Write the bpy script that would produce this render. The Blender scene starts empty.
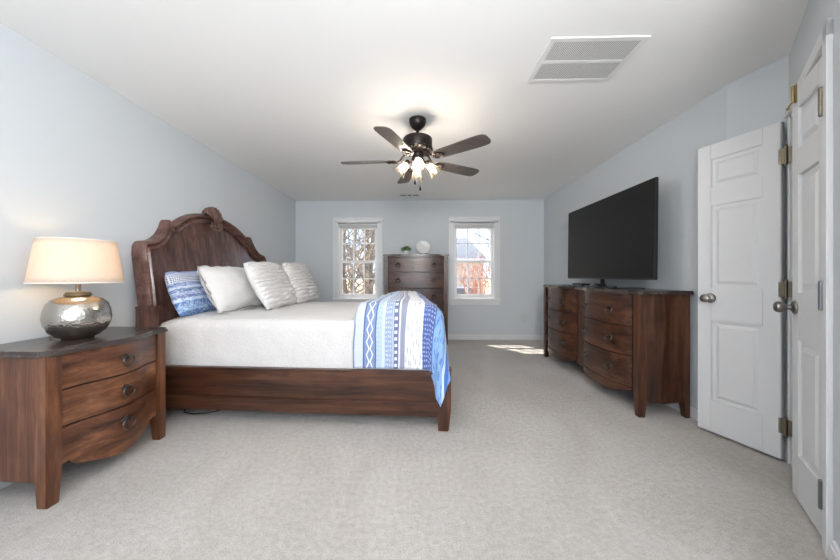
import bpy, bmesh, math, random
from math import sin, cos, pi, radians as R, sqrt
from mathutils import Vector, Matrix, noise

random.seed(7)
S = bpy.context.scene
COL = S.collection

# ------------------------------------------------------------------ camera
YAW = 1.5
cd = bpy.data.cameras.new('camera'); cam = bpy.data.objects.new('camera', cd); COL.objects.link(cam)
cam.location = (0, 0, 1.11); cam.rotation_euler = (R(90), 0, R(YAW))
cd.sensor_width = 36; cd.lens = 36 * 315 / 840
cd.shift_x = 9.25 / 840; cd.shift_y = -4 / 840
cd.clip_start = .02; cd.clip_end = 400
S.camera = cam

# ------------------------------------------------------------------ world
W = bpy.data.worlds.new('sky'); S.world = W; W.use_nodes = True
nt = W.node_tree; nt.nodes.clear()
wo = nt.nodes.new('ShaderNodeOutputWorld'); bg = nt.nodes.new('ShaderNodeBackground')
tc = nt.nodes.new('ShaderNodeTexCoord'); sx = nt.nodes.new('ShaderNodeSeparateXYZ'); cr = nt.nodes.new('ShaderNodeValToRGB')
nt.links.new(tc.outputs['Generated'], sx.inputs[0]); nt.links.new(sx.outputs['Z'], cr.inputs[0])
cr.color_ramp.elements[0].position = 0.0; cr.color_ramp.elements[0].color = (.74, .85, 1.0, 1)
cr.color_ramp.elements[1].position = .45; cr.color_ramp.elements[1].color = (.32, .55, 1.0, 1)
nt.links.new(cr.outputs[0], bg.inputs[0]); bg.inputs[1].default_value = 1.05
nt.links.new(bg.outputs[0], wo.inputs[0])

def lamp(name, kind, loc, energy, color, **kw):
    l = bpy.data.lights.new(name, kind); l.energy = energy; l.color = color
    for k, v in kw.items(): setattr(l, k, v)
    o = bpy.data.objects.new(name, l); COL.objects.link(o); o.location = loc
    return o
sun = lamp('sun', 'SUN', (0, 12, 14), 10.0, (1, .95, .87), angle=R(.6))
sun.rotation_euler = Vector((.56, -.72, -1.3)).to_track_quat('-Z', 'Y').to_euler()
# added fill lamps at two made-up windows behind the camera
for x, e in ((-1.15, 15), (.15, 15)):
    a = lamp('rear_fill', 'AREA', (x, -1.56, 1.42), e, (.97, .985, 1), shape='RECTANGLE', size=1.1, size_y=1.5)
    a.rotation_euler = (R(108), 0, 0)
# added fill lamp behind the camera, aimed up and forward like a bounced flash
fl = lamp('bounce_fill', 'AREA', (.25, -.75, 1.75), 34, (1, .99, .99), shape='DISK', size=.5)
fl.rotation_euler = (R(135), 0, 0)
S.view_settings.view_transform = 'Standard'; S.view_settings.look = 'None'
S.view_settings.exposure = 1.14; S.view_settings.gamma = 1; S.view_settings.use_curve_mapping = False

# ------------------------------------------------------------------ mesh helper
class G:
    def __init__(s): s.bm = bmesh.new(); s.uv = None
    def _bev(s, vs, bevel, seg=2):
        if bevel > 0:
            es = list({e for v in vs for e in v.link_edges})
            bmesh.ops.bevel(s.bm, geom=es, offset=bevel, segments=seg, affect='EDGES', clamp_overlap=True)
    def box(s, x0, x1, y0, y1, z0, z1, bevel=0, seg=2):
        vs = bmesh.ops.create_cube(s.bm, size=1)['verts']
        for v in vs:
            v.co = Vector(((x0 + x1) / 2 + v.co.x * (x1 - x0), (y0 + y1) / 2 + v.co.y * (y1 - y0), (z0 + z1) / 2 + v.co.z * (z1 - z0)))
        s._bev(vs, bevel, seg); return s
    def hexa(s, bot, top, bevel=0):
        vs = [s.bm.verts.new(p) for p in list(bot) + list(top)]
        n = len(bot)
        s.bm.faces.new(vs[:n][::-1]); s.bm.faces.new(vs[n:])
        for i in range(n):
            j = (i + 1) % n; s.bm.faces.new((vs[i], vs[j], vs[n + j], vs[n + i]))
        s._bev(vs, bevel); return s
    def prism(s, pts, vec, bevel=0):
        vec = Vector(vec); return s.hexa([Vector(p) for p in pts], [Vector(p) + vec for p in pts], bevel)
    def lathe(s, prof, c=(0, 0, 0), seg=32, M=None, sx=1, sy=1):
        rings = []
        c = Vector(c)
        for r, z in prof:
            ring = []
            for i in range(seg):
                a = 2 * pi * i / seg
                p = Vector((r * cos(a) * sx, r * sin(a) * sy, z))
                if M is not None: p = M @ p
                ring.append(s.bm.verts.new(p + c))
            rings.append(ring)
        for a, b in zip(rings, rings[1:]):
            for i in range(seg):
                j = (i + 1) % seg; s.bm.faces.new((a[i], a[j], b[j], b[i]))
        if prof[0][0] > 1e-4: s.bm.faces.new(rings[0][::-1])
        if prof[-1][0] > 1e-4: s.bm.faces.new(rings[-1])
        return s
    def ball(s, c, r, seg=16, sc=(1, 1, 1)):
        vs = bmesh.ops.create_uvsphere(s.bm, u_segments=seg, v_segments=max(6, seg // 2), radius=r)['verts']
        for v in vs: v.co = Vector((v.co.x * sc[0], v.co.y * sc[1], v.co.z * sc[2])) + Vector(c)
        return s
    def tube(s, pts, r, seg=8, closed=False):
        pts = [Vector(p) for p in pts]; n = len(pts)
        rs = r if isinstance(r, (list, tuple)) else [r] * n
        rings = []; up = None
        for i, p in enumerate(pts):
            if closed: t = pts[(i + 1) % n] - pts[i - 1]
            else: t = pts[min(i + 1, n - 1)] - pts[max(i - 1, 0)]
            t.normalize()
            if up is None: up = t.orthogonal().normalized()
            u = (up - t * up.dot(t))
            u = u.normalized() if u.length > 1e-6 else t.orthogonal().normalized()
            up = u; w = t.cross(u)
            rings.append([s.bm.verts.new(p + (u * cos(2 * pi * k / seg) + w * sin(2 * pi * k / seg)) * rs[i]) for k in range(seg)])
        m = n if closed else n - 1
        for i in range(m):
            a, b = rings[i], rings[(i + 1) % n]
            for k in range(seg):
                j = (k + 1) % seg; s.bm.faces.new((a[k], a[j], b[j], b[k]))
        if not closed:
            s.bm.faces.new(rings[0][::-1]); s.bm.faces.new(rings[-1])
        return s
    def grid(s, fn, nu, nv, uv=False, flip=False):
        vs = [[s.bm.verts.new(fn(i / nu, j / nv)) for j in range(nv + 1)] for i in range(nu + 1)]
        lay = None
        if uv: lay = s.bm.loops.layers.uv.get('UVMap') or s.bm.loops.layers.uv.new('UVMap')
        for i in range(nu):
            for j in range(nv):
                q = [(i, j), (i + 1, j), (i + 1, j + 1), (i, j + 1)]
                if flip: q = q[::-1]
                try: f = s.bm.faces.new([vs[a][b] for a, b in q])
                except ValueError: continue
                if lay:
                    for l, (a, b) in zip(f.loops, q): l[lay].uv = (a / nu, b / nv)
        return s
    def strip(s, path, prof, closed_prof=True):
        """sweep prof [(n, x)] along path [(y, z)] in the YZ plane, n to the left of travel, x forward"""
        n = len(path); rings = []
        for i, (y, z) in enumerate(path):
            a = Vector(path[max(i - 1, 0)]); b = Vector(path[min(i + 1, n - 1)])
            t = (b - a).normalized(); nn = Vector((-t.y, t.x))
            rings.append([s.bm.verts.new((px, y + nn.x * pn, z + nn.y * pn)) for pn, px in prof])
        m = len(prof)
        for a, b in zip(rings, rings[1:]):
            for k in range(m if closed_prof else m - 1):
                j = (k + 1) % m; s.bm.faces.new((a[k], a[j], b[j], b[k]))
        s.bm.faces.new(rings[0][::-1]); s.bm.faces.new(rings[-1])
        return s
    def map(s, fn):
        for v in s.bm.verts: v.co = Vector(fn(v.co))
        return s
    def build(s, name, mat, parent=None, sharp=35, loc=None, fix=True, label=None):
        if fix: bmesh.ops.recalc_face_normals(s.bm, faces=s.bm.faces[:])
        me = bpy.data.meshes.new(name); s.bm.to_mesh(me); s.bm.free()
        for p in me.polygons: p.use_smooth = True
        me.set_sharp_from_angle(angle=R(sharp))
        me.materials.append(mat)
        o = bpy.data.objects.new(name, me); COL.objects.link(o)
        if parent: o.parent = parent
        if loc: o.location = loc
        if label: o['label'] = label
        return o

def tag(o, label, cat, group=None, kind=None):
    o['label'] = label; o['category'] = cat
    if group: o['group'] = group
    if kind: o['kind'] = kind
    return o
def thing(name, label, cat, loc=(0, 0, 0), rz=0, group=None):
    o = bpy.data.objects.new(name, None); COL.objects.link(o); o.empty_display_size = .1
    o.location = loc; o.rotation_euler = (0, 0, rz)
    return tag(o, label, cat, group)
def struct(o, label=None):
    o['kind'] = 'structure'
    if label: o['label'] = label
    return o
def sempty(name, label, loc=(0, 0, 0), rz=0):
    o = bpy.data.objects.new(name, None); COL.objects.link(o); o.location = loc; o.rotation_euler = (0, 0, rz)
    return struct(o, label)
def copy_tree(o, parent=None):
    c = o.copy(); COL.objects.link(c); c.parent = parent
    for ch in o.children: copy_tree(ch, c)
    return c

# ------------------------------------------------------------------ materials
def rgb(h):
    h = h.lstrip('#'); c = [int(h[i:i + 2], 16) / 255 for i in (0, 2, 4)]
    return tuple((x / 12.92 if x <= .04045 else ((x + .055) / 1.055) ** 2.4) for x in c) + (1,)
class N:
    def __init__(s, name):
        s.m = bpy.data.materials.new(name); s.m.use_nodes = True; s.t = s.m.node_tree
        s.b = s.t.nodes['Principled BSDF']; s.out = s.t.nodes['Material Output']
    def n(s, typ, **kw):
        x = s.t.nodes.new('ShaderNode' + typ)
        for k, v in kw.items():
            if k in x.inputs.keys(): x.inputs[k].default_value = v
            else: setattr(x, k, v)
        return x
    def l(s, a, b): s.t.links.new(a, b)
    def coord(s, scale=(1, 1, 1), out='Object'):
        t = s.n('TexCoord'); m = s.n('Mapping'); m.inputs['Scale'].default_value = scale
        s.l(t.outputs[out], m.inputs[0]); return m.outputs[0]
    def ramp(s, fac, stops, interp='LINEAR'):
        r = s.n('ValToRGB'); r.color_ramp.interpolation = interp
        e = r.color_ramp.elements
        while len(e) > 1: e.remove(e[-1])
        e[0].position, e[0].color = stops[0]
        for p, c in stops[1:]:
            k = e.new(p); k.color = c
        s.l(fac, r.inputs[0]); return r.outputs[0]
    def mix(s, fac, a, b, mode='MIX'):
        m = s.n('Mix', data_type='RGBA', blend_type=mode)
        for sock, v in ((m.inputs[0], fac), (m.inputs[6], a), (m.inputs[7], b)):
            if hasattr(v, 'links'): s.l(v, sock)
            else: sock.default_value = v
        return m.outputs[2]
    def math(s, op, a, b=None, c=None):
        m = s.n('Math', operation=op)
        for sock, v in zip(m.inputs, (a, b, c)):
            if v is None: continue
            if hasattr(v, 'links'): s.l(v, sock)
            else: sock.default_value = v
        return m.outputs[0]
    def bump(s, h, strength=.2, dist=.01):
        b = s.n('Bump'); b.inputs['Strength'].default_value = strength; b.inputs['Distance'].default_value = dist
        s.l(h, b.inputs['Height']); s.l(b.outputs[0], s.b.inputs['Normal'])
    def set(s, **kw):
        for k, v in kw.items():
            i = s.b.inputs[k.replace('_', ' ')]
            if hasattr(v, 'links'): s.l(v, i)
            else: i.default_value = v
        return s

def plain(name, col, rough=.5, metal=0, **kw):
    n = N(name); n.set(Base_Color=rgb(col), Roughness=rough, Metallic=metal, **kw); return n.m
def paint(name, col, rough=.6, bump=.05, scale=180):
    n = N(name); co = n.coord()
    no = n.n('Texture' + 'Noise' if False else 'TexNoise', Scale=scale, Detail=3.0); n.l(co, no.inputs['Vector'])
    n.set(Base_Color=rgb(col), Roughness=rough); n.bump(no.outputs[0], bump, .002); return n.m
def wood(name, dark, mid, light, axis, rough=.32, wear=.0):
    """axis: grain direction"""
    n = N(name)
    sc = [22, 22, 22]; sc['xyz'.index(axis)] = 1.6
    co = n.coord(tuple(sc))
    a = n.n('TexNoise', Scale=1.0, Detail=6.0, Roughness=.65, Distortion=.6); n.l(co, a.inputs['Vector'])
    sc2 = [5, 5, 5]; sc2['xyz'.index(axis)] = .9
    b = n.n('TexNoise', Scale=1.0, Detail=3.0); n.l(n.coord(tuple(sc2)), b.inputs['Vector'])
    f = n.math('ADD', n.math('MULTIPLY', a.outputs[0], .6), n.math('MULTIPLY', b.outputs[0], .4))
    c = n.ramp(f, [(.36, rgb(dark)), (.5, rgb(mid)), (.65, rgb(light))])
    d = n.n('TexNoise', Scale=9.0, Detail=4.0); n.l(n.coord(), d.inputs['Vector'])
    c = n.mix(n.ramp(d.outputs[0], [(.55, (0, 0, 0, 1)), (.8, (.5, .5, .5, 1))]), c, rgb(dark))
    n.set(Base_Color=c, Roughness=n.math('ADD', n.math('MULTIPLY', a.outputs[0], .22), rough - .1))
    n.set(Specular_IOR_Level=.5, Coat_Weight=.13, Coat_Roughness=.22)
    n.bump(a.outputs[0], .08, .003); return n.m

M = {}
M['wall'] = paint('wall_paint', '#cbd1d5', .65)
M['ceil'] = paint('ceiling_paint', '#efefee', .8, .12, 240)
M['trim'] = paint('trim_paint', '#e2e3e4', .38, .02)
M['door'] = paint('door_paint', '#dcddde', .4, .03, 60)
M['vinyl'] = plain('window_vinyl', '#eceded', .35)
M['dark'] = plain('slot_shade', '#5c5e60', .9)

def carpet():
    n = N('carpet'); co = n.coord()
    a = n.n('TexNoise', Scale=150.0, Detail=4.0, Roughness=.7); n.l(co, a.inputs['Vector'])
    b = n.n('TexNoise', Scale=2.2, Detail=4.0, Distortion=.8); n.l(n.coord((1, .55, 1)), b.inputs['Vector'])
    c = n.n('TexNoise', Scale=34.0, Detail=3.0); n.l(co, c.inputs['Vector'])
    base = n.ramp(a.outputs[0], [(.3, rgb('#a89e94')), (.5, rgb('#d0c8bf')), (.7, rgb('#e9e2da'))])
    base = n.mix(.38, base, n.ramp(b.outputs[0], [(.35, rgb('#b3aca4')), (.65, rgb('#dad5cf'))]))
    base = n.mix(.25, base, n.ramp(c.outputs[0], [(.35, rgb('#958f88')), (.65, rgb('#d0cbc5'))]))
    n.set(Base_Color=base, Roughness=1.0, Specular_IOR_Level=.1)
    n.set(Sheen_Weight=.25, Sheen_Roughness=.6)
    h = n.math('ADD', n.math('MULTIPLY', a.outputs[0], .6), n.math('MULTIPLY', c.outputs[0], .5))
    n.bump(h, .9, .018); return n.m
M['carpet'] = carpet()
for ax in 'xyz':
    M['wood_' + ax] = wood('walnut_' + ax, '#21110b', '#472a1c', '#69442f', ax)
    M['nwood_' + ax] = wood('nightstand_walnut_' + ax, '#30190f', '#613a25', '#8c6040', ax, .36)
    M['hwood_' + ax] = wood('headboard_sheen_wood_' + ax, '#3a2722', '#61443c', '#785a50', ax, .22)  # lighter, greyer tones carry the gloss reflection on the headboard
M['drawer_gap_shade'] = plain('drawer_shadow', '#1c0f0a', .6)  # near-black carcass colour puts shade into the gaps around the drawers
M['topwood'] = wood('slate_brown_top', '#332c2a', '#423936', '#50463f', 'y', .24)
M['pull'] = plain('aged_pewter', '#5c5753', .32, .95)
M['plate_dark'] = plain('dark_bronze', '#2b2725', .38, .8)
M['nickel'] = plain('satin_nickel', '#8d8984', .28, 1)
M['brass'] = plain('antique_brass', '#857d6e', .35, 1)
M['gold'] = plain('bright_brass', '#9c8c64', .3, 1)
M['steel'] = plain('zinc_steel', '#7b8287', .3, 1)
M['bronze'] = plain('oil_rubbed_bronze', '#231c19', .36, .55)
M['white_plastic'] = plain('white_plastic', '#e6e6e4', .4)
M['black'] = plain('black_plastic', '#101011', .35)
M['screen'] = plain('tv_screen', '#171717', .42, 0, Specular_IOR_Level=.25)
M['bezel'] = plain('tv_bezel', '#4a4b4d', .3, .7)

def fabric(name, col, scale=260, bump=.25, var=.06):
    n = N(name); co = n.coord()
    a = n.n('TexNoise', Scale=scale, Detail=2.0); n.l(co, a.inputs['Vector'])
    b = n.n('TexNoise', Scale=6.0, Detail=3.0); n.l(co, b.inputs['Vector'])
    c = rgb(col); d = tuple(x * (1 - var * 2) for x in c[:3]) + (1,)
    n.set(Base_Color=n.ramp(a.outputs[0], [(.3, d), (.7, c)]), Roughness=.95, Specular_IOR_Level=.15, Sheen_Weight=.2)
    h = n.math('ADD', n.math('MULTIPLY', a.outputs[0], .35), b.outputs[0])
    n.bump(h, bump, .012); return n.m
M['sheet'] = fabric('white_sheet', '#d4d2d0')
M['pillow'] = fabric('white_cotton', '#dddbd9')
M['shag'] = fabric('white_plush', '#e2e0de', 120, .6, .08)

def coverlet():
    n = N('white_matelasse'); co = n.coord((1, 1, 1))
    v = n.n('TexVoronoi', Scale=70.0, feature='SMOOTH_F1'); n.l(co, v.inputs['Vector'])
    b = n.n('TexNoise', Scale=3.5, Detail=4.0, Distortion=.6); n.l(co, b.inputs['Vector'])
    n.set(Base_Color=n.ramp(v.outputs[0], [(.0, rgb('#cfcdcb')), (.5, rgb('#d5d3d1'))]), Roughness=.95, Specular_IOR_Level=.15, Sheen_Weight=.15)
    n.bump(n.math('ADD', n.math('MULTIPLY', v.outputs[0], .18), n.math('MULTIPLY', b.outputs[0], 1.1)), .45, .03); return n.m
M['coverlet'] = coverlet()

def quilt_mat():
    n = N('blue_striped_quilt')
    t = n.n('TexCoord'); sp = n.n('SeparateXYZ'); n.l(t.outputs['UV'], sp.inputs[0])
    u, v = sp.outputs[0], sp.outputs[1]
    wob = n.n('TexNoise', Scale=5.0, Detail=2.0); n.l(t.outputs['UV'], wob.inputs['Vector'])
    u = n.math('ADD', u, n.math('MULTIPLY', n.math('SUBTRACT', wob.outputs[0], .5), .025))
    stops = [(0, '#8091b5'), (.014, '#c6cedd'), (.08, '#56689b'), (.092, '#8193b9'), (.186, '#56689b'), (.198, '#b3c4db'), (.25, '#c4d2e4'),
             (.27, '#97a5c6'), (.335, '#b5bfd3'), (.345, '#6d7591'), (.39, '#d3d6de'), (.405, '#9498ac'), (.45, '#dfe0e4'),
             (.60, '#53639a'), (.70, '#85a8d6'), (.86, '#c5d9ee'), (.90, '#4a74c0'), (.96, '#7d9fd8')]
    base = n.ramp(u, [(p, rgb(c)) for p, c in stops], 'CONSTANT')
    def band(a, b): return n.math('MULTIPLY', n.math('GREATER_THAN', u, a), n.math('LESS_THAN', u, b))
    def voro(sc, feat='DISTANCE_TO_EDGE', rnd=.15):
        m = n.n('Mapping'); m.inputs['Scale'].default_value = sc; n.l(t.outputs['UV'], m.inputs[0])
        x = n.n('TexVoronoi', Scale=1.0, feature=feat, voronoi_dimensions='2D'); x.inputs['Randomness'].default_value = rnd
        n.l(m.outputs[0], x.inputs['Vector']); return x.outputs['Distance']
    # white zigzag / hexagon net on the blue stripe
    ph = n.math('PINGPONG', n.math('MULTIPLY', v, 21.0), .5)
    tri = n.math('ADD', .113, n.math('MULTIPLY', ph, .045)); tri2 = n.math('SUBTRACT', .167, n.math('MULTIPLY', ph, .045))
    zz = n.math('MAXIMUM', n.math('LESS_THAN', n.math('ABSOLUTE', n.math('SUBTRACT', u, tri)), .005),
                n.math('LESS_THAN', n.math('ABSOLUTE', n.math('SUBTRACT', u, tri2)), .005))
    base = n.mix(n.math('MULTIPLY', zz, band(.093, .185)), base, rgb('#e6ebf2'))
    dots = n.math('LESS_THAN', voro((60, 60, 1), 'F1', .3), .26)
    base = n.mix(n.math('MULTIPLY', n.math('MULTIPLY', dots, band(.27, .335)), .6), base, rgb('#dfe5f0'))
    base = n.mix(n.math('MULTIPLY', n.math('MULTIPLY', dots, band(.198, .25)), .35), base, rgb('#7f9cc8'))
    ck = n.math('GREATER_THAN', n.math('PINGPONG', n.math('MULTIPLY', v, 42.0), .5), .28)
    base = n.mix(n.math('MULTIPLY', ck, band(.354, .378)), base, rgb('#e3e6ec'))
    leaf = n.math('LESS_THAN', voro((46, 20, 1), 'F1', .75), .25)
    base = n.mix(n.math('MULTIPLY', n.math('MULTIPLY', leaf, band(.46, .595)), .75), base, rgb('#a3a5b6'))
    base = n.mix(n.math('MULTIPLY', n.math('MULTIPLY', dots, band(.60, .70)), .8), base, rgb('#a9bbe0'))
    spl = n.math('LESS_THAN', voro((42, 26, 1), 'F1', .8), .25)
    base = n.mix(n.math('MULTIPLY', n.math('MULTIPLY', spl, band(.70, .86)), .7), base, rgb('#4a6db4'))
    n.set(Base_Color=base, Roughness=.95, Specular_IOR_Level=.15, Sheen_Weight=.2)
    b = n.n('TexNoise', Scale=14.0, Detail=4.0); n.l(n.coord(), b.inputs['Vector'])
    n.bump(b.outputs[0], .5, .02); return n.m
M['quilt'] = quilt_mat()

def blue_pillow_mat():
    n = N('blue_patterned_pillow')
    t = n.n('TexCoord'); sp = n.n('SeparateXYZ'); n.l(t.outputs['UV'], sp.inputs[0]); u, v = sp.outputs[0], sp.outputs[1]
    no = n.n('TexNoise', Scale=7.0, Detail=5.0, Distortion=1.0); n.l(t.outputs['UV'], no.inputs['Vector'])
    vv = n.math('ADD', v, n.math('MULTIPLY', n.math('SUBTRACT', no.outputs[0], .5), .07))
    stops = [(0, '#6184b8'), (.10, '#94b3d8'), (.2, '#6d8fc2'), (.30, '#c3d6ec'), (.36, '#7d8bb8'), (.43, '#a9b4d2'), (.50, '#6379a8'),
             (.56, '#c9d3e4'), (.62, '#8795bd'), (.70, '#d9dfea'), (.86, '#b9c0d8'), (.93, '#8f9cc6')]
    base = n.ramp(vv, [(p, rgb(c)) for p, c in stops], 'CONSTANT')
    m = n.n('Mapping'); m.inputs['Scale'].default_value = (44, 26, 1); n.l(t.outputs['UV'], m.inputs[0])
    x = n.n('TexVoronoi', Scale=1.0, feature='F1', voronoi_dimensions='2D'); x.inputs['Randomness'].default_value = .1
    n.l(m.outputs[0], x.inputs['Vector'])
    band = n.math('MULTIPLY', n.math('GREATER_THAN', vv, .705), n.math('LESS_THAN', vv, .855))
    base = n.mix(n.math('MULTIPLY', n.math('LESS_THAN', x.outputs['Distance'], .33), band), base, rgb('#333c5c'))
    w = n.n('TexNoise', Scale=22.0, Detail=4.0, Distortion=2.0); n.l(t.outputs['UV'], w.inputs['Vector'])
    base = n.mix(n.math('MULTIPLY', n.math('GREATER_THAN', w.outputs[0], .54), n.math('MULTIPLY', n.math('LESS_THAN', vv, .7), .55)), base, rgb('#dfe7f3'))
    base = n.mix(n.math('MULTIPLY', n.math('LESS_THAN', w.outputs[0], .42), n.math('MULTIPLY', n.math('LESS_THAN', vv, .7), .6)), base, rgb('#405a94'))
    n.set(Base_Color=base, Roughness=.95, Specular_IOR_Level=.15); return n.m
M['bpillow'] = blue_pillow_mat()

def glass_thin(name, col=(1, 1, 1, 1), refl=.08, rough=.02):
    n = N(name); tr = n.n('BsdfTransparent'); gl = n.n('BsdfGlossy'); mx = n.n('MixShader')
    tr.inputs[0].default_value = col; gl.inputs['Roughness'].default_value = rough
    lw = n.n('LayerWeight', Blend=.25)
    n.l(n.math('ADD', n.math('MULTIPLY', lw.outputs['Fresnel'], .6), refl), mx.inputs[0])
    n.l(tr.outputs[0], mx.inputs[1]); n.l(gl.outputs[0], mx.inputs[2]); n.l(mx.outputs[0], n.out.inputs[0]); return n.m
M['pane'] = glass_thin('window_glass', (.97, .98, .98, 1), .03)
M['tvglass'] = glass_thin('smoked_glass', (.42, .5, .6, 1), .14)
def shade_glass():
    n = N('clear_ribbed_glass'); tr = n.n('BsdfTransparent'); gl = n.n('BsdfGlossy'); tl = n.n('BsdfTranslucent'); mx = n.n('MixShader'); m2 = n.n('MixShader')
    tr.inputs[0].default_value = (1, .93, .84, 1); gl.inputs['Roughness'].default_value = .12; tl.inputs[0].default_value = (.3, .25, .19, 1)
    lw = n.n('LayerWeight', Blend=.3); n.l(lw.outputs['Facing'], m2.inputs[0])
    n.l(tr.outputs[0], m2.inputs[1]); n.l(tl.outputs[0], m2.inputs[2])
    mx.inputs[0].default_value = .12; n.l(m2.outputs[0], mx.inputs[1]); n.l(gl.outputs[0], mx.inputs[2])
    n.l(mx.outputs[0], n.out.inputs[0]); return n.m
M['fan_glass'] = shade_glass()
def emis(name, col, st):
    n = N(name); n.set(Base_Color=rgb(col), Emission_Color=rgb(col), Emission_Strength=st); return n.m
M['bulb'] = emis('lit_bulb', '#ffd9a0', 3)
def lampshade():
    n = N('linen_lampshade'); d = n.n('BsdfDiffuse'); t = n.n('BsdfTranslucent'); mx = n.n('MixShader')
    a = n.n('TexNoise', Scale=120.0, Detail=2.0); n.l(n.coord((1, 1, 2)), a.inputs['Vector'])
    c = n.ramp(a.outputs[0], [(.3, rgb('#dfd6cb')), (.7, rgb('#ece4da'))])
    n.l(c, d.inputs[0]); t.inputs[0].default_value = rgb('#f3e3cc'); mx.inputs[0].default_value = .42
    n.l(d.outputs[0], mx.inputs[1]); n.l(t.outputs[0], mx.inputs[2]); n.l(mx.outputs[0], n.out.inputs[0]); return n.m
M['lampshade'] = lampshade()
def hammered():
    n = N('hammered_silver'); v = n.n('TexVoronoi', Scale=105.0, feature='SMOOTH_F1'); n.l(n.coord(), v.inputs['Vector'])
    n.set(Base_Color=rgb('#b4aea6'), Metallic=1, Roughness=.24); n.bump(v.outputs[0], .4, .005); return n.m
M['hammered'] = hammered()

# ------------------------------------------------------------------ the room
CH = 2.44
LW, BW, RY = -2.19, 5.53, -1.45        # left wall x, back wall y, rear wall y
RB, RF = (2.17, BW), (2.142, 2.25)     # right wall, back and front end
KC = (2.225, 1.955)                    # corner where the closet wall starts
H1, H2 = (2.19, 1.915), (1.655, 1.315) # closet opening, far and near side
dv = Vector((H2[0] - H1[0], H2[1] - H1[1])); OW = dv.length; dv.normalize()
nv = Vector((dv.y, -dv.x))             # into the room
if nv.x > 0: nv = -nv
END = Vector(H2) + dv * .95            # end of the closet wall, out of frame
struct(G().box(LW - .12, 3.2, RY - .12, BW + .14, -.12, 0).build('floor', M['carpet']), 'grey beige cut pile carpet')
struct(G().box(LW - .12, 3.2, RY - .12, BW + .14, CH, CH + .12).build('ceiling', M['ceil']), 'white painted ceiling')
struct(G().box(LW - .12, LW, RY - .12, BW + .14, 0, CH).build('wall_left', M['wall']), 'pale blue grey wall behind the bed')

def wall_holes(name, x0, x1, y0, y1, holes, label):
    g = G(); xs = x0
    for hx0, hx1, hz0, hz1 in holes:
        g.box(xs, hx0, y0, y1, 0, CH); g.box(hx0, hx1, y0, y1, 0, hz0); g.box(hx0, hx1, y0, y1, hz1, CH); xs = hx1
    g.box(xs, x1, y0, y1, 0, CH)
    return struct(g.build(name, M['wall']), label)
WIN = [(-1.435, -.715, .715, 2.06), (.60, 1.33, .715, 2.06)]
wall_holes('wall_back', LW, 3.2, BW, BW + .14, WIN, 'pale blue grey wall with two windows')
ADDED_WIN = [(-1.7, -.6, .68, 2.15), (-.4, .7, .68, 2.15)]  # openings added out of view to let the fill lamps in
wall_holes('wall_rear', LW, 3.2, RY - .12, RY, ADDED_WIN, 'pale blue grey wall behind the camera')
def vwall(a, b, t, z0=0, z1=CH, g=None):
    """vertical slab whose room face runs a -> b, thickness away from the room"""
    a, b = Vector(a), Vector(b); d = (b - a).normalized(); n = Vector((-d.y, d.x)) * t
    P = [(*a, z0), (*b, z0), (*(b + n), z0), (*(a + n), z0)]
    return (g or G()).prism(P, (0, 0, z1 - z0))
# order of points keeps the room on the right hand of travel (n to the left = away from the room)
struct(vwall(RB, RF, .3).build('wall_right', M['wall']), 'pale blue grey wall behind the dresser')
W3 = vwall(RF, KC, .12)
struct(W3.build('wall_recess', M['wall']), 'short angled wall behind the open door')
g = G(); OH = 2.055
hv = Vector(H1)
vwall(KC, H1, .10, g=g); vwall(H1, H2, .10, OH, CH, g); vwall(H2, END, .10, g=g)
struct(g.build('wall_closet', M['wall']), 'angled wall with the closet doorway')
struct(vwall(END, (END.x, RY), .12).build('wall_entry', M['wall']), 'wall beside the camera')
# closet inside
g = G()
c0 = Vector(H1) - nv * .12 + dv * -.05; c1 = c0 - nv * .5; c2 = c1 + dv * 1.0; c3 = c2 + nv * .5
vwall(c0, c1, .03, g=g); vwall(c1, c2, .03, g=g); vwall(c2, c3, .03, g=g)
struct(g.build('wall_closet_inside', M['wall']), 'closet interior')

def bboard(name, a, b):
    a, b = Vector(a), Vector(b); d = (b - a).normalized(); n = Vector((d.y, -d.x)); a = a - n * 0; 
    g = G()
    for t, z0, z1 in ((.014, 0, .075), (.009, .075, .09)):
        P = [(*a, z0), (*(a + n * t), z0), (*(b + n * t), z0), (*b, z0)]
        g.prism(P, (0, 0, z1 - z0))
    return struct(g.build(name, M['trim']))
bboard('baseboard_left', (LW, RY), (LW, BW)); bboard('baseboard_back', (LW, BW), (RB[0], BW)); bboard('baseboard_right', RB, RF)
bboard('baseboard_recess', RF, KC)
bboard('baseboard_closet', Vector(H2) + dv * .08, END)

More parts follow.
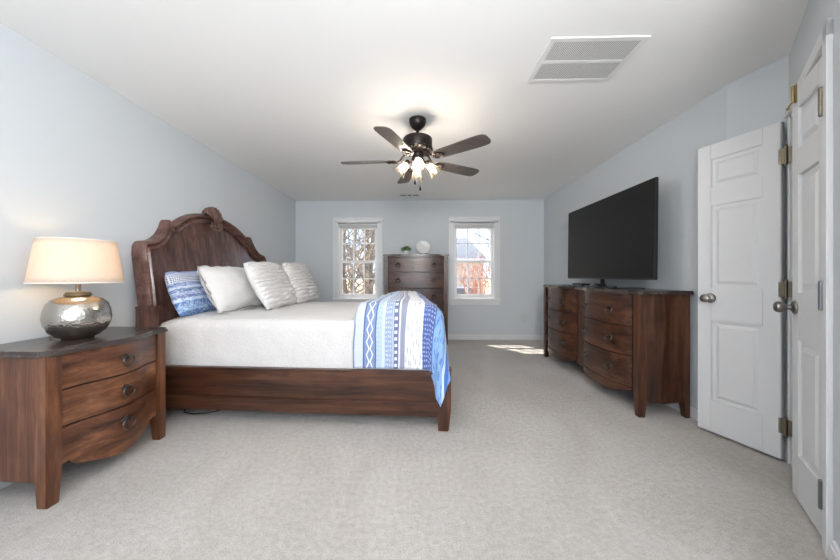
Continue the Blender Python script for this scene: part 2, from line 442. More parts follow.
# windows
def window(name, hole, y, label, depth=.14):
    x0, x1, z0, z1 = hole
    root = sempty(name, label, ((x0 + x1) / 2, y, z0))
    w = (x1 - x0) / 2; h = z1 - z0
    g = G(); c = .075
    # jamb liner
    for a in ((-w, -w + .025), (w - .025, w)): g.box(a[0], a[1], 0, depth, 0, h)
    g.box(-w, w, 0, depth, h - .025, h); g.box(-w, w, .0, depth, 0, .02)
    g.build('jamb', M['vinyl'], root)
    g = G()
    for s in (-1, 1):
        a, b = sorted((s * (w - .012), s * (w + c))); g.box(a, b, -.018, 0, -.02, h + .012, .004)
        a, b = sorted((s * (w + c - .022), s * (w + c + .004))); g.box(a, b, -.026, 0, -.02, h + .012 + c, .004)
    g.box(-w - c, w + c, -.018, 0, h - .012, h + c, .004); g.box(-w - c - .004, w + c + .004, -.027, 0, h + c - .022, h + c + .006, .004)
    g.build('casing', M['trim'], root)
    g = G(); g.box(-w - c - .02, w + c + .02, -.05, .02, -.03, 0, .006)
    g.build('sill', M['trim'], root)
    G().box(-w - c, w + c, -.016, 0, -.11, -.03, .004).build('apron', M['trim'], root)
    mid = h * .483
    for nm, a, b, yy in (('upper_sash', mid - .02, h - .025, .085), ('lower_sash', .02, mid + .02, .05)):
        g = G(); r = .042; ww = w - .027
        for s in (-1, 1):
            p, q = sorted((s * ww, s * (ww - r))); g.box(p, q, yy, yy + .03, a, b, .003)
        g.box(-ww + r, ww - r, yy, yy + .03, a, a + (.055 if nm == 'lower_sash' else .038), .003); g.box(-ww + r, ww - r, yy, yy + .03, b - .038, b, .003)
        so = g.build(nm, M['vinyl'], root)
        g = G(); iw = ww - r
        for k in (-1, 1): g.box(k * iw / 3 - .009, k * iw / 3 + .009, yy + .008, yy + .022, a + .036, b - .036)
        zc = (a + b) / 2; g.box(-iw, iw, yy + .009, yy + .021, zc - .009, zc + .009)
        g.build('muntin', M['vinyl'], so)
        G().box(-iw - .003, iw + .003, yy + .012, yy + .018, a + .03, b - .03).build('pane', M['pane'], so)
    g = G(); g.box(-.03, .03, .03, .05, mid - .012, mid + .012, .004); g.build('sash_lock', M['white_plastic'], root)
    return root
window('window_1', WIN[0], BW, 'double-hung window left of the tall chest, by the bed')
window('window_2', WIN[1], BW, 'double-hung window right of the tall chest, above the open carpet')
def added_rear_window(name, hole):
    x0, x1, z0, z1 = hole; root = sempty(name, 'unseen window added behind the camera for fill light', ((x0 + x1) / 2, RY, z0)); w = (x1 - x0) / 2; h = z1 - z0
    g = G(); c = .08
    for s in (-1, 1):
        a, b = sorted((s * w, s * (w + c))); g.box(a, b, 0, .02, -.08, h + c)
        a, b = sorted((s * w, s * (w - .04))); g.box(a, b, -.1, -.04, 0, h)
    g.box(-w, w, 0, .02, h, h + c); g.box(-w, w, 0, .04, -.08, 0); g.box(-w, w, -.1, -.04, 0, .04); g.box(-w, w, -.1, -.04, h - .04, h); g.box(-w, w, -.09, -.05, h / 2 - .02, h / 2 + .02)
    g.build('frame', M['trim'], root)
added_rear_window('window_added_1', ADDED_WIN[0]); added_rear_window('window_added_2', ADDED_WIN[1])  # unseen windows, added only to go with the rear fill lamps

# blinds gathered at the head of the windows
for i, (hole, lab) in enumerate(zip(WIN, ('white raised blind at the top of the window nearest the bed', 'white raised blind at the top of the window right of the tall chest'))):
    x0, x1, z0, z1 = hole; w = (x1 - x0) / 2 - .008
    t = thing('window_blind', lab, 'blind', ((x0 + x1) / 2, BW + .022, z1 - .121), 0, 'raised white window blinds')
    G().box(-w, w, -.022, .018, .075, .113, .004).build('head_rail', M['trim'], t)
    g = G()
    for k in range(9): g.box(-w + .004, w - .004, -.018, .014, .018 + k * .0064, .0225 + k * .0064, .001, 1)
    g.build('pleats', M['white_plastic'], t)
    G().box(-w, w, -.02, .016, -.002, .016, .003).build('bottom_rail', M['trim'], t)

# closet doorway: casing, jamb, two leaves
def P2(s, o, z): v = Vector(H1) + dv * s + nv * o; return (v.x, v.y, z)
def wbox(g, s0, s1, o0, o1, z0, z1, bevel=0):
    return g.hexa([P2(s0, o0, z0), P2(s1, o0, z0), P2(s1, o1, z0), P2(s0, o1, z0)], [P2(s0, o0, z1), P2(s1, o0, z1), P2(s1, o1, z1), P2(s0, o1, z1)], bevel)
g = G()
wbox(g, OW - .004, OW + .062, 0, .018, 0, OH + .066, .004); wbox(g, -.035, OW + .062, 0, .018, OH - .004, OH + .062, .004)
wbox(g, -.035, .004, 0, .012, 0, OH, .003)
struct(g.build('trim_1', M['trim']), 'white casing around the closet doorway')
g = G()
wbox(g, 0, .018, -.10, 0, 0, OH); wbox(g, OW - .018, OW, -.10, 0, 0, OH); wbox(g, 0, OW, -.10, 0, OH - .018, OH)
struct(g.build('trim_2', M['trim']), 'white jamb of the closet doorway')

def door(name, label, hinge, direction, width, room_n, knob_from_hinge=True, t=.034, bottom=.018, top=2.03):
    """local x from hinge along the leaf, +y is the face the camera sees"""
    d = Vector(direction).normalized(); ang = math.atan2(d.y, d.x)
    root = sempty(name, label, (hinge[0], hinge[1], 0), ang)
    yl = Vector((-d.y, d.x)); sg = 1 if yl.dot(Vector(room_n)) > 0 else -1
    def yb(g, x0, x1, a, b, z0, z1, bv=0): a, b = sorted((sg * a, sg * b)); return g.box(x0, x1, a, b, z0, z1, bv)
    W_ = width; st = .083
    g = G(); yb(g, 0.0, W_, -t / 2, t / 2 - .013, bottom, top)
    yb(g, 0, st, -t / 2, t / 2, bottom, top, .003); yb(g, W_ - st, W_, -t / 2, t / 2, bottom, top, .003)
    rails = [(bottom, .24), (.80, 1.03), (1.60, 1.73), (1.925, top)]
    for a, b in rails: yb(g, st - .003, W_ - st + .003, -t / 2, t / 2 - .0003, a, b, .003)
    for (a0, a1), (b0, b1) in zip(rails, rails[1:]):
        x0, x1, z0, z1 = st + .022, W_ - st - .022, a1 + .022, b0 - .022; y0 = sg * (t / 2 - .0135); y1 = sg * (t / 2 - .002); k = .022
        g.hexa([(x0, y0, z0), (x1, y0, z0), (x1, y0, z1), (x0, y0, z1)], [(x0 + k, y1, z0 + k), (x1 - k, y1, z0 + k), (x1 - k, y1, z1 - k), (x0 + k, y1, z1 - k)])
    g.build('door_leaf', M['door'], root, 25)
    return root, sg, t
def hinge_part(root, mat, x, y, z, sg, leafdir=1):
    g = G(); h = .092
    g.tube([(x, y, z - h / 2 - .006), (x, y, z + h / 2 + .006)], .0075, 12)
    g.ball((x, y, z + h / 2 + .008), .008, 10); g.ball((x, y, z - h / 2 - .008), .008, 10)
    a, b = sorted((y - sg * .006, y - sg * .003)); g.box(x - .034, x + .034, a, b, z - h / 2, z + h / 2, .001, 1)
    for k in range(1, 5): g.lathe([(.0083, -.0008), (.0083, .0008)], (x, y, z - h / 2 + k * h / 5), 12)
    g.build('hinge', mat, root)
def knob_part(root, x, y, z, sg):
    Mx = Matrix.Rotation(R(-90 * sg), 3, 'X')
    g = G()
    g.lathe([(.0, 0), (.033, 0), (.034, .004), (.030, .010), (.018, .014), (.013, .018), (.012, .030), (.018, .036), (.026, .046), (.0285, .056), (.026, .066), (.017, .073), (.0, .075)], (x, y, z), 28, Mx)
    g.build('door_knob', M['nickel'], root)
LWD = OW / 2 - .004
free = Vector((2.075, 2.345)) - Vector(H1) + Vector((0, .0))
d1, sg, t = door('door_1', 'white panelled closet leaf swung open against the wall', (H1[0] + nv.x * .03, H1[1] + nv.y * .03), (-.128, .41), LWD + .034, (-1, -.3))
for z in (1.82, 1.03, .22): hinge_part(d1, M['brass'], -.022, sg * .02, z, sg)
knob_part(d1, LWD - .045, sg * t / 2, .955, sg)
h2 = Vector(H2) - dv * .004 - nv * .012
d2, sg, t = door('door_2', 'white panelled closet leaf standing almost shut at right edge', (h2.x, h2.y), (.219, .303), LWD, nv)
for z, m in ((1.82, M['brass']), (1.03, M['steel']), (.22, M['steel'])): hinge_part(d2, m, -.003, sg * .034, z, sg)
knob_part(d2, LWD - .05, sg * t / 2, .955, sg)
LQ = LWD - .04
g = G()
g.box(LQ - .03, LQ - .012, *sorted((sg * t / 2, sg * (t / 2 + .006))), 1.96, 2.05, .001, 1)
g.tube([(LQ - .021, sg * (t / 2 + .012), 1.965), (LQ - .021, sg * (t / 2 + .012), 2.045)], .006, 10)
g.tube([(LQ - .021, sg * (t / 2 + .012), 1.97), (LQ + .004, sg * (t / 2 + .018), 1.958), (LQ + .012, sg * (t / 2 + .02), 1.95)], .004, 8)
g.ball((LQ + .014, sg * (t / 2 + .021), 1.949), .007, 10)
g.build('flip_latch', M['gold'], d2, label='bright brass flip latch')

# ------------------------------------------------------------------ ceiling pieces
t = thing('return_air_grille', 'large white louvred air return grille on the ceiling near the camera', 'vent', (1.01, 1.975, CH))
GX, GY = .272, .20
g = G(); f = .028
for a, b, c, d in ((-GX, GX, -GY, -GY + f), (-GX, GX, GY - f, GY), (-GX, -GX + f, -GY + f, GY - f), (GX - f, GX, -GY + f, GY - f)): g.box(a, b, c, d, -.007, 0)
g.box(-GX + f, GX - f, -.011, .011, -.007, 0)
g.build('frame', M['white_plastic'], t)
g = G(); n_ = 46
for k in range(n_):
    x = -GX + f + (k + .5) * 2 * (GX - f) / n_
    for y0, y1 in ((-GY + f, -.011), (.011, GY - f)):
        g.box(x - .0028, x + .0028, y0, y1, -.0066, -.0056)
g.build('louvres', M['white_plastic'], t)
G().box(-GX + f, GX - f, -GY + f, GY - f, -.0008, 0).build('filter', plain('louvre_shade_grey', '#9c9d9e', .9), t)  # grey sheet stands for the shaded depth between the louvres
t = thing('ceiling_register', 'small white slotted ceiling register just before the window wall', 'vent', (-.155, 5.17, CH))
g = G(); g.box(-.17, .17, -.06, .06, -.006, 0, .003)
g.build('frame', M['white_plastic'], t)
g = G()
for x0, x1 in ((-.145, -.06), (-.03, .03), (.06, .145)):
    for k in range(3): g.box(x0, x1, -.03 + k * .024, -.018 + k * .024, -.0075, -.006)
g.build('slots', M['dark'], t)  # solid dark strips stand for the shade inside the slots

# ceiling fan
fan = thing('ceiling_fan', 'dark bronze five blade ceiling fan with a four lamp light kit', 'ceiling fan', (-.012, 2.68, CH))
G().lathe([(.0, 0), (.072, 0), (.072, -.022), (.066, -.045), (.048, -.07), (.03, -.085), (.02, -.092), (.0, -.092)], seg=32).build('canopy', M['bronze'], fan)
G().tube([(0, 0, -.088), (0, 0, -.155)], .0125, 16).build('downrod', M['bronze'], fan)
G().lathe([(.0, -.145), (.03, -.147), (.07, -.153), (.118, -.162), (.124, -.17), (.124, -.235), (.12, -.245), (.13, -.252), (.132, -.262), (.115, -.275), (.08, -.283), (.0, -.285)], seg=48).build('motor_housing', M['bronze'], fan)
g = G()
for k in range(20):
    a = 2 * pi * k / 20
    g.box(.124, .134, -.012, .012, -.274, -.25, .002, 1) if False else g.ball((.118 * cos(a), .118 * sin(a), -.272), .012, 8, (1, 1, .6))
g.build('motor_vents', M['plate_dark'], fan)
BM = wood('fan_blade_brown', '#4a4340', '#57504c', '#655d58', 'x', .42)
for k in range(5):
    an = R(32 + 72 * k); Rz = Matrix.Rotation(an, 3, 'Z'); Rp = Matrix.Rotation(R(-11), 3, 'X')
    pts = []
    prof = [(.185, .040), (.20, .052), (.25, .058), (.40, .064), (.55, .068), (.61, .067), (.64, .060), (.657, .045), (.664, .022)]
    up = [(x, w) for x, w in prof]; lo = [(x, -w) for x, w in prof[::-1]]
    poly = [(x, y, 0) for x, y in up + lo]
    g = G().prism(poly, (0, 0, .006))
    g.map(lambda c: Rz @ ((Rp @ Vector((c.x, c.y, c.z))) + Vector((0, 0, -.352))))
    b = g.build('blade', BM, fan, 50)
    g = G()
    # blade iron: arm from the motor and an open loop under the blade
    g.tube([(.075, 0, -.278), (.11, 0, -.292), (.15, 0, -.345), (.19, 0, -.358)], [.012, .011, .009, .008], 8)
    lp = [(.205 + .05 * cos(a) * (1.2 if cos(a) > 0 else .7), .036 * sin(a), -.3575 - .007 * sin(a)) for a in [2 * pi * i / 20 for i in range(20)]]
    g.tube(lp, .0065, 8, True)
    for sx_, sy_ in ((.245, .022), (.245, -.022), (.18, 0)): g.ball((sx_, sy_, -.359), .007, 8)
    g.map(lambda c: Rz @ Vector(c)); g.build('blade_iron', M['bronze'], b)
G().lathe([(.0, -.28), (.05, -.283), (.055, -.30), (.05, -.318), (.042, -.33), (.058, -.34), (.06, -.365), (.048, -.382), (.028, -.395), (.014, -.405), (.0, -.408)], seg=32).build('light_kit_hub', M['bronze'], fan)
for k in range(4):
    a = R(-90 + 90 * k + 3); dr = Vector((cos(a), sin(a), 0)); ax = (dr * .64 + Vector((0, 0, -.77))).normalized()
    p0 = dr * .05 + Vector((0, 0, -.355)); p1 = dr * .082 + Vector((0, 0, -.362))
    Mx = ax.to_track_quat('Z', 'Y').to_matrix()
    g = G().tube([p0, p0.lerp(p1, .5), p1], .011, 10)
    g.lathe([(.0, -.012), (.021, -.01), (.024, .0), (.024, .022), (.021, .024), (.0, .024)], p1, 20, Mx)
    arm = g.build('lamp_arm', M['bronze'], fan)
    g = G(); prof = [(.024, .012), (.03, .03), (.034, .055), (.038, .08), (.046, .105), (.056, .125), (.058, .13)]
    rings = []
    for i, (r, z) in enumerate(prof):
        ring = []
        for q in range(48):
            b_ = 2 * pi * q / 48; rr = r * (1 + .045 * cos(b_ * 12) * min(1, i / 2))
            ring.append(g.bm.verts.new(Mx @ Vector((rr * cos(b_), rr * sin(b_), z)) + p1))
        rings.append(ring)
    for A, B in zip(rings, rings[1:]):
        for q in range(48): g.bm.faces.new((A[q], A[(q + 1) % 48], B[(q + 1) % 48], B[q]))
    sh = g.build('glass_shade', M['fan_glass'], arm, 80)
    bc = p1 + ax * .062
    G().lathe([(.0, -.038), (.011, -.036), (.012, -.02), (.02, 0), (.023, .014), (.02, .028), (.011, .037), (.0, .04)], bc, 16, Mx).build('bulb', M['bulb'], arm)
    l = lamp('fan_bulb_light', 'POINT', Vector(fan.location) + bc, 8.5, (1, .94, .87), shadow_soft_size=.03)
for (x, y, z) in ((-.022, -.035, -.525), (.022, -.03, -.575)):
    g = G(); g.tube([(x, y, -.38), (x, y, z)], .0016, 6)
    ch = g.build('pull_chain', M['brass'], fan)
    G().lathe([(.0, .012), (.004, .01), (.006, 0), (.0085, -.012), (.009, -.022), (.005, -.03), (.0, -.031)], (x, y, z - .008), 12).build('pull_knob', M['bronze'], ch)

# ------------------------------------------------------------------ furniture helpers
def ring_pull(parent, mat, loc, nrm, rot_up=(0, 0, 1), s=1.0):
    """drop ring pull with a small back plate; nrm: outward unit vector"""
    n = Vector(nrm).normalized(); u = Vector((0, 0, 1)); w = u.cross(n).normalized(); c = Vector(loc)
    Mx = Matrix((w, u, n)).transposed()
    g = G(); zz = 1.28
    g.lathe([(.0, 0), (.016, 0), (.015, .003), (.008, .006), (.006, .016), (.008, .02), (.0, .021)], c, 16, Mx)
    g.ball(c + w * .017, .006, 8); g.ball(c - w * .017, .006, 8)
    pts = []
    for i in range(24):
        a = 2 * pi * i / 24; r = .024 * (1 - .22 * sin(a) ** 8 if sin(a) > 0 else 1)
        pts.append(c + w * cos(a) * r * 1.1 + u * (sin(a) * r - .016) + n * (.014 + .003 * (1 - sin(a))))
    g.tube(pts, .0034 * s, 8, True)
    g.map(lambda v: c + (Vector(v) - c) * zz)
    return g.build('ring_pull', mat, parent)
def curve_slab(g, fx, y0, y1, z0, z1, back, n=28, fz=None, top_fz=None):
    """solid whose front follows fx(y); front toward +x; fz(y) optional lower edge"""
    ys = [y0 + (y1 - y0) * i / n for i in range(n + 1)]
    bt = [g.bm.verts.new((fx(y), y, fz(y) if fz else z0)) for y in ys]; tp = [g.bm.verts.new((fx(y), y, z1)) for y in ys]
    bb = [g.bm.verts.new((back, y, fz(y) if fz else z0)) for y in ys]; tb = [g.bm.verts.new((back, y, z1)) for y in ys]
    for i in range(n):
        g.bm.faces.new((bt[i], bt[i + 1], tp[i + 1], tp[i])); g.bm.faces.new((bb[i + 1], bb[i], tb[i], tb[i + 1]))
        g.bm.faces.new((tp[i], tp[i + 1], tb[i + 1], tb[i])); g.bm.faces.new((bb[i], bb[i + 1], bt[i + 1], bt[i]))
    g.bm.faces.new((bt[0], tp[0], tb[0], bb[0])); g.bm.faces.new((tp[n], bt[n], bb[n], tb[n]))
    return g
def post_leg(g, x0, x1, y0, y1, z1, taper=.012, dx=0, dy=0, zt=.16):
    """square post, foot tapering at its lower end"""
    def q(i, z): return [(x0 + (i if dx <= 0 else 0), y0 + (i if dy <= 0 else 0), z), (x1 - (i if dx >= 0 else 0), y0 + (i if dy <= 0 else 0), z), (x1 - (i if dx >= 0 else 0), y1 - (i if dy >= 0 else 0), z), (x0 + (i if dx <= 0 else 0), y1 - (i if dy >= 0 else 0), z)]
    a = [g.bm.verts.new(p) for p in q(taper, 0)]; b = [g.bm.verts.new(p) for p in q(0, zt)]; c = [g.bm.verts.new(p) for p in q(0, z1)]
    g.bm.faces.new(a[::-1]); g.bm.faces.new(c)
    for A, B in ((a, b), (b, c)):
        for i in range(4): g.bm.faces.new((A[i], A[(i + 1) % 4], B[(i + 1) % 4], B[i]))
    g._bev(a + b + c, .004, 2)
    return g

# ------------------------------------------------------------------ nightstand (front toward +x)
ns = thing('nightstand', 'brown wooden serpentine front nightstand with three drawers, under the lamp', 'nightstand', (-2.17, 1.80, 0), R(-1.2))
D, HW, HT = .40, .34, .728
def nsx(y): t = min(1, abs(y) / .275); return D + .002 + .062 * (.5 + .5 * cos(pi * t))
for s in (-1, 1):
    a, b = sorted((s * HW, s * (HW - .02))); G().box(.0, D - .05, a + (.006 if s < 0 else -.006), b + (.006 if s < 0 else -.006), .12, HT).build('side_panel', M['nwood_z'], ns)
G().box(.0, .015, -HW + .02, HW - .02, .12, HT).build('back_panel', M['nwood_z'], ns)
curve_slab(G(), lambda y: nsx(y) - .012, -.28, .28, .15, HT, .02, fz=lambda y: .165).build('carcass', M['drawer_gap_shade'], ns)
for sx_, sy_ in ((1, -1), (1, 1), (0, -1), (0, 1)):
    g = G(); x0, x1 = ((D - .055, D + .012) if sx_ else (0, .05)); y0, y1 = sorted((sy_ * (HW + .004), sy_ * (HW - .064)))
    post_leg(g, x0, x1, y0, y1, HT, .014, -1 if sx_ else 1, -sy_, .17); g.build('leg', M['nwood_z'], ns)
for z0, z1 in ((.548, .708), (.362, .538), (.176, .352)):
    g = G(); curve_slab(g, nsx, -.272, .272, z0, z1, .34); dr = g.build('drawer', M['nwood_y'], ns, 40)
    ring_pull(dr, M['pull'], (nsx(0), 0, (z0 + z1) / 2 + .012), (1, 0, 0), s=1.1)
curve_slab(G(), lambda y: nsx(y) - .003, -.275, .275, .1, .174, .33, fz=lambda y: .118 - .028 * cos(pi * y / .275) + .05 * max(0, (abs(y) - .20) / .075)).build('apron', M['nwood_y'], ns, 40)
curve_slab(G(), lambda y: nsx(y) - .002, -.275, .275, .708, .73, .33).build('top_rail', M['nwood_y'], ns, 40)
def top_outline(fn, HWt, back, n=40):
    pts = [(back, -HWt), (fn(-HWt), -HWt)]
    pts += [(fn(-HWt + 2 * HWt * i / n), -HWt + 2 * HWt * i / n) for i in range(1, n)]
    pts += [(fn(HWt), HWt), (back, HWt)]
    return pts
def ntop(y):
    a = abs(y); v = D + .034 + .060 * (.5 + .5 * cos(pi * min(1, a / .28)))
    return v - max(0, a - .335) * .9
g = G(); o_ = top_outline(ntop, HW + .025, -.012)
g.prism([(x, y, HT) for x, y in o_], (0, 0, .012)); g.prism([((x - .006) if x > 0 else x, y * .985, HT + .012) for x, y in o_], (0, 0, .014), .0)
g.build('top', M['topwood'], ns, 40)

# table lamp
LX, LY, TZ = -1.955, 1.757, HT + .026
lp = thing('table_lamp', 'hammered silver gourd table lamp with cream drum shade, lit, on the nightstand', 'lamp', (LX, LY, TZ))
prof = [(.0, 0), (.062, 0), (.066, .006), (.085, .016), (.112, .04), (.129, .075), (.135, .11), (.130, .148), (.119, .184), (.099, .206), (.070, .217), (.05, .221), (.046, .224), (.0, .224)]
G().lathe(prof, seg=64).build('lamp_base', M['hammered'], lp, 60)
G().lathe([(.0, .222), (.05, .222), (.056, .227), (.054, .233), (.048, .236), (.05, .242), (.03, .247), (.0, .248)], seg=40).build('collar', M['brass'], lp)
G().lathe([(.0, .245), (.011, .245), (.011, .285), (.0075, .29), (.0075, .31), (.014, .312), (.014, .36), (.0, .36)], seg=20).build('socket', M['nickel'], lp)
SZ0, SZ1 = .292, .512
g = G()
def sh(u, v): a = 2 * pi * u; r = .185 + (.153 - .185) * v; return (r * cos(a), r * sin(a), SZ0 + (SZ1 - SZ0) * v)
g.grid(sh, 72, 6); bmesh.ops.remove_doubles(g.bm, verts=g.bm.verts[:], dist=1e-5)
sho = g.build('lamp_shade', M['lampshade'], lp)
sd = sho.modifiers.new('thick', 'SOLIDIFY'); sd.thickness = .003; sd.offset = 0
STM = fabric('shade_trim', '#efe8de')
for z, r in ((SZ0, .185), (SZ1, .153)): G().tube([(r * cos(2 * pi * i / 64), r * sin(2 * pi * i / 64), z) for i in range(64)], .0032, 6, True).build('shade_trim', STM, sho)
g = G()
for k in range(3): a = 2 * pi * k / 3; g.tube([(0, 0, SZ1 - .02), (.151 * cos(a), .151 * sin(a), SZ1 - .005)], .002, 6)
g.tube([(0, 0, .36), (.04, 0, .40), (.045, 0, .46), (0, 0, .492)], .002, 6); g.tube([(0, 0, .36), (-.04, 0, .40), (-.045, 0, .46), (0, 0, .492)], .002, 6)
g.build('harp', M['nickel'], lp)
G().lathe([(.0, .487), (.008, .489), (.009, .502), (.004, .512), (.008, .522), (.0, .529)], seg=16).build('finial', M['pull'], lp)
G().lathe([(.0, .355), (.013, .357), (.016, .38), (.029, .41), (.031, .43), (.022, .452), (.0, .46)], seg=20).build('bulb', emis('warm_bulb', '#ffd08a', 6), lp)
lamp('table_lamp_light', 'POINT', (LX, LY, TZ + .42), 1.8, (1, .72, .42), shadow_soft_size=.035)
lp.scale = (1.06, 1.06, 1.09)
g = G(); g.tube([(-.05, -.05, .008), (-.11, -.04, .003), (-.15, .01, .003), (-.185, .02, .003)], .0022, 6)
g.build('cord', M['brass'], lp)

# ------------------------------------------------------------------ bed: local x = toward foot, y across
BX, BY, BA = -2.022, 3.225, R(-2.6)
bed = thing('bed', 'dark carved wooden bed frame with arched headboard and low footboard', 'bed', (BX, BY, 0), BA)
BR = Matrix.Rotation(BA, 3, 'Z')
def bw(x, y, z): return BR @ Vector((x, y, z)) + Vector((BX, BY, 0))
BL, BH = 2.285, .86
def lean(z): return -.07 * max(0, (z - .80) / .58) ** 1.4
half = [(.0, 1.742), (.08, 1.74), (.16, 1.733), (.25, 1.715), (.34, 1.686), (.42, 1.648), (.49, 1.604), (.545, 1.562), (.575, 1.55), (.592, 1.575), (.612, 1.582), (.63, 1.572), (.645, 1.53),
        (.665, 1.492), (.695, 1.452), (.735, 1.418), (.78, 1.396), (.825, 1.388), (.858, 1.381), (.88, 1.362), (.893, 1.33), (.895, 1.28)]
half = [(y * .995, z) for y, z in half]
top_path = [(-y, z) for y, z in half[::-1]] + half[1:]
def ztop(y):
    a = abs(y)
    for (y0, z0), (y1, z1) in zip(half, half[1:]):
        if y0 <= a <= y1: return z0 + (z1 - z0) * (a - y0) / max(1e-6, y1 - y0)
    return half[-1][1]
HE = half[-1][0]
# panel
g = G(); nn = 60
def pan(u, v):
    y = (-1 + 2 * u) * (HE - .05); z = .30 + (ztop(y) - .06 - .30) * v; return (lean(z) - .03, y, z)
g.grid(pan, nn, 24)
def panb(u, v): p = pan(u, v); return (p[0] - .028, p[1], p[2])
g.grid(panb, nn, 24, flip=True)
hb = g.build('headboard_panel', M['hwood_z'], bed, 60, fix=False)
# moulding frame: up one side, along the top, down the other
side = [(-HE, .85 + (1.27 - .85) * i / 10) for i in range(11)]
path = side + top_path[1:-1] + [(-y, z) for y, z in side[::-1]]
# soften the path once
prof = [(0,-.075),(0,.0),(-.004,.016),(-.012,.028),(-.026,.032),(-.038,.023),(-.046,.006),(-.05,.003),(-.056,.012),(-.066,.021),(-.076,.015),(-.082,.0),(-.086,-.003),(-.094,-.004),(-.098,-.016),(-.06,-.075)]
g = G(); g.strip(path, prof)
g.map(lambda c: (c.x + lean(c.z), c.y, c.z))
mo = g.build('headboard_moulding', M['hwood_y'], bed, 40)
# little step blocks where the arch meets the scrolls
for s in (-1, 1):
    g = G(); y0 = s * .605 * .98
    pts = [(0, y0 - s * .024, 1.59), (0, y0 + s * .026, 1.588), (0, y0 + s * .03, 1.545), (0, y0 - s * .005, 1.485), (0, y0 - s * .045, 1.495), (0, y0 - s * .042, 1.555)]
    g.prism([(lean(p[2]) - .06, p[1], p[2]) for p in pts], (.088, 0, 0), .008); g.build('scroll_block', M['hwood_y'], mo)
# carved shell at the crest
g = G()
def shell(u, v):
    a = R(-58 + 116 * u); r = .03 + .165 * v
    rib = abs(cos((u * 7) * pi)); z0 = 1.635
    z = z0 + r * cos(a) * (1 - .08 * (1 - rib) * v); y = r * sin(a) * .78
    x = lean(1.70) + .022 + .030 * sin(pi * min(1, v * .8 + .1)) + .012 * rib * v - .02 * v * v
    return (x, y, z)
g.grid(shell, 56, 10)
def shellb(u, v): p = shell(u, v); return (lean(1.70) - .06, p[1] * .97, p[2] - .004)
g.grid(shellb, 56, 10, flip=True)
def rim(u, v): p = Vector(shell(u, 1)); q = Vector(shellb(u, 1)); return p.lerp(q, v)
g.grid(rim, 56, 2)
g.build('carved_shell', M['hwood_z'], mo, 50)
g = G(); xo = lean(1.63) + .03
for s in (-1, 1):
    sp_ = [(xo, s * (.045 + .035 * (1 - i / 22) * cos(i * .5)), 1.628 + .032 * (1 - i / 22) * sin(i * .5)) for i in range(22)]
    g.tube(sp_, [.010 * (1 - .5 * i / 22) for i in range(22)], 8)
for i in range(9):
    a = R(-80 + 20 * i); g.ball((xo - .002, .085 * sin(a), 1.622 - .036 * cos(a)), .0125, 10)
g.build('carved_scroll', M['hwood_y'], mo, 60)
# headboard posts
for s in (-1, 1):
    g = G(); y0, y1 = sorted((s * (HE + .012), s * (HE - .088)))
    post_leg(g, -.085, .02, y0, y1, .87, .01, 0, 0, .12); g.box(-.085, .028, y0 - .004, y1 + .004, .858, .88, .004)
    g.build('headboard_post', M['hwood_z'], bed)
G().box(-.045, -.015, -HE + .08, HE - .08, .14, .34, .004).build('head_rail', M['wood_y'], bed)
# side rails
for s in (-1, 1):
    g = G(); y0, y1 = sorted((s * BH, s * (BH - .035))); g.box(.0, BL - .06, y0, y1, .17, .405, .003)
    yo = s * BH
    a, b = sorted((yo - s * .045, yo + s * .008)); g.box(.0, BL - .06, a, b, .403, .42, .005)
    a, b = sorted((yo - s * .035, yo + s * .012)); g.box(.0, BL - .06, a, b,   .10, .19, .004);
    a, b = sorted((yo, yo + s * .018)); g.box(.0, BL - .06, a, b, .182, .206, .008)
    g.build('side_rail', M['wood_x'], bed)
g = G(); x0, x1 = BL - .045, BL - .008
g.box(x0, x1, -BH + .03, BH - .03, .17, .405, .003); g.box(x0 - .01, x1 + .008, -BH + .03, BH - .03, .403, .425, .005); g.box(x0, x1 + .012, -BH + .03, BH - .03, .10, .172, .004); g.box(x1, x1 + .018, -BH + .03, BH - .03, .182, .206, .007)
g.build('footboard', M['wood_y'], bed)
for s in (-1, 1):
    g = G(); y0, y1 = sorted((s * (BH + .014), s * (BH - .07)))
    post_leg(g, BL - .085, BL + .008, y0, y1, .432, .018, 1, -s, .16)
    g.box(BL - .088, BL + .012, y0 - .004, y1 + .004, .428, .445, .005); g.build('footboard_leg', M['wood_z'], bed)
g = G()
for i in range(7): g.box(-.01 + .2 + i * .29, .28 + i * .29, -BH + .036, BH - .036, .22, .238)
g.build('slats', M['wood_y'], bed)
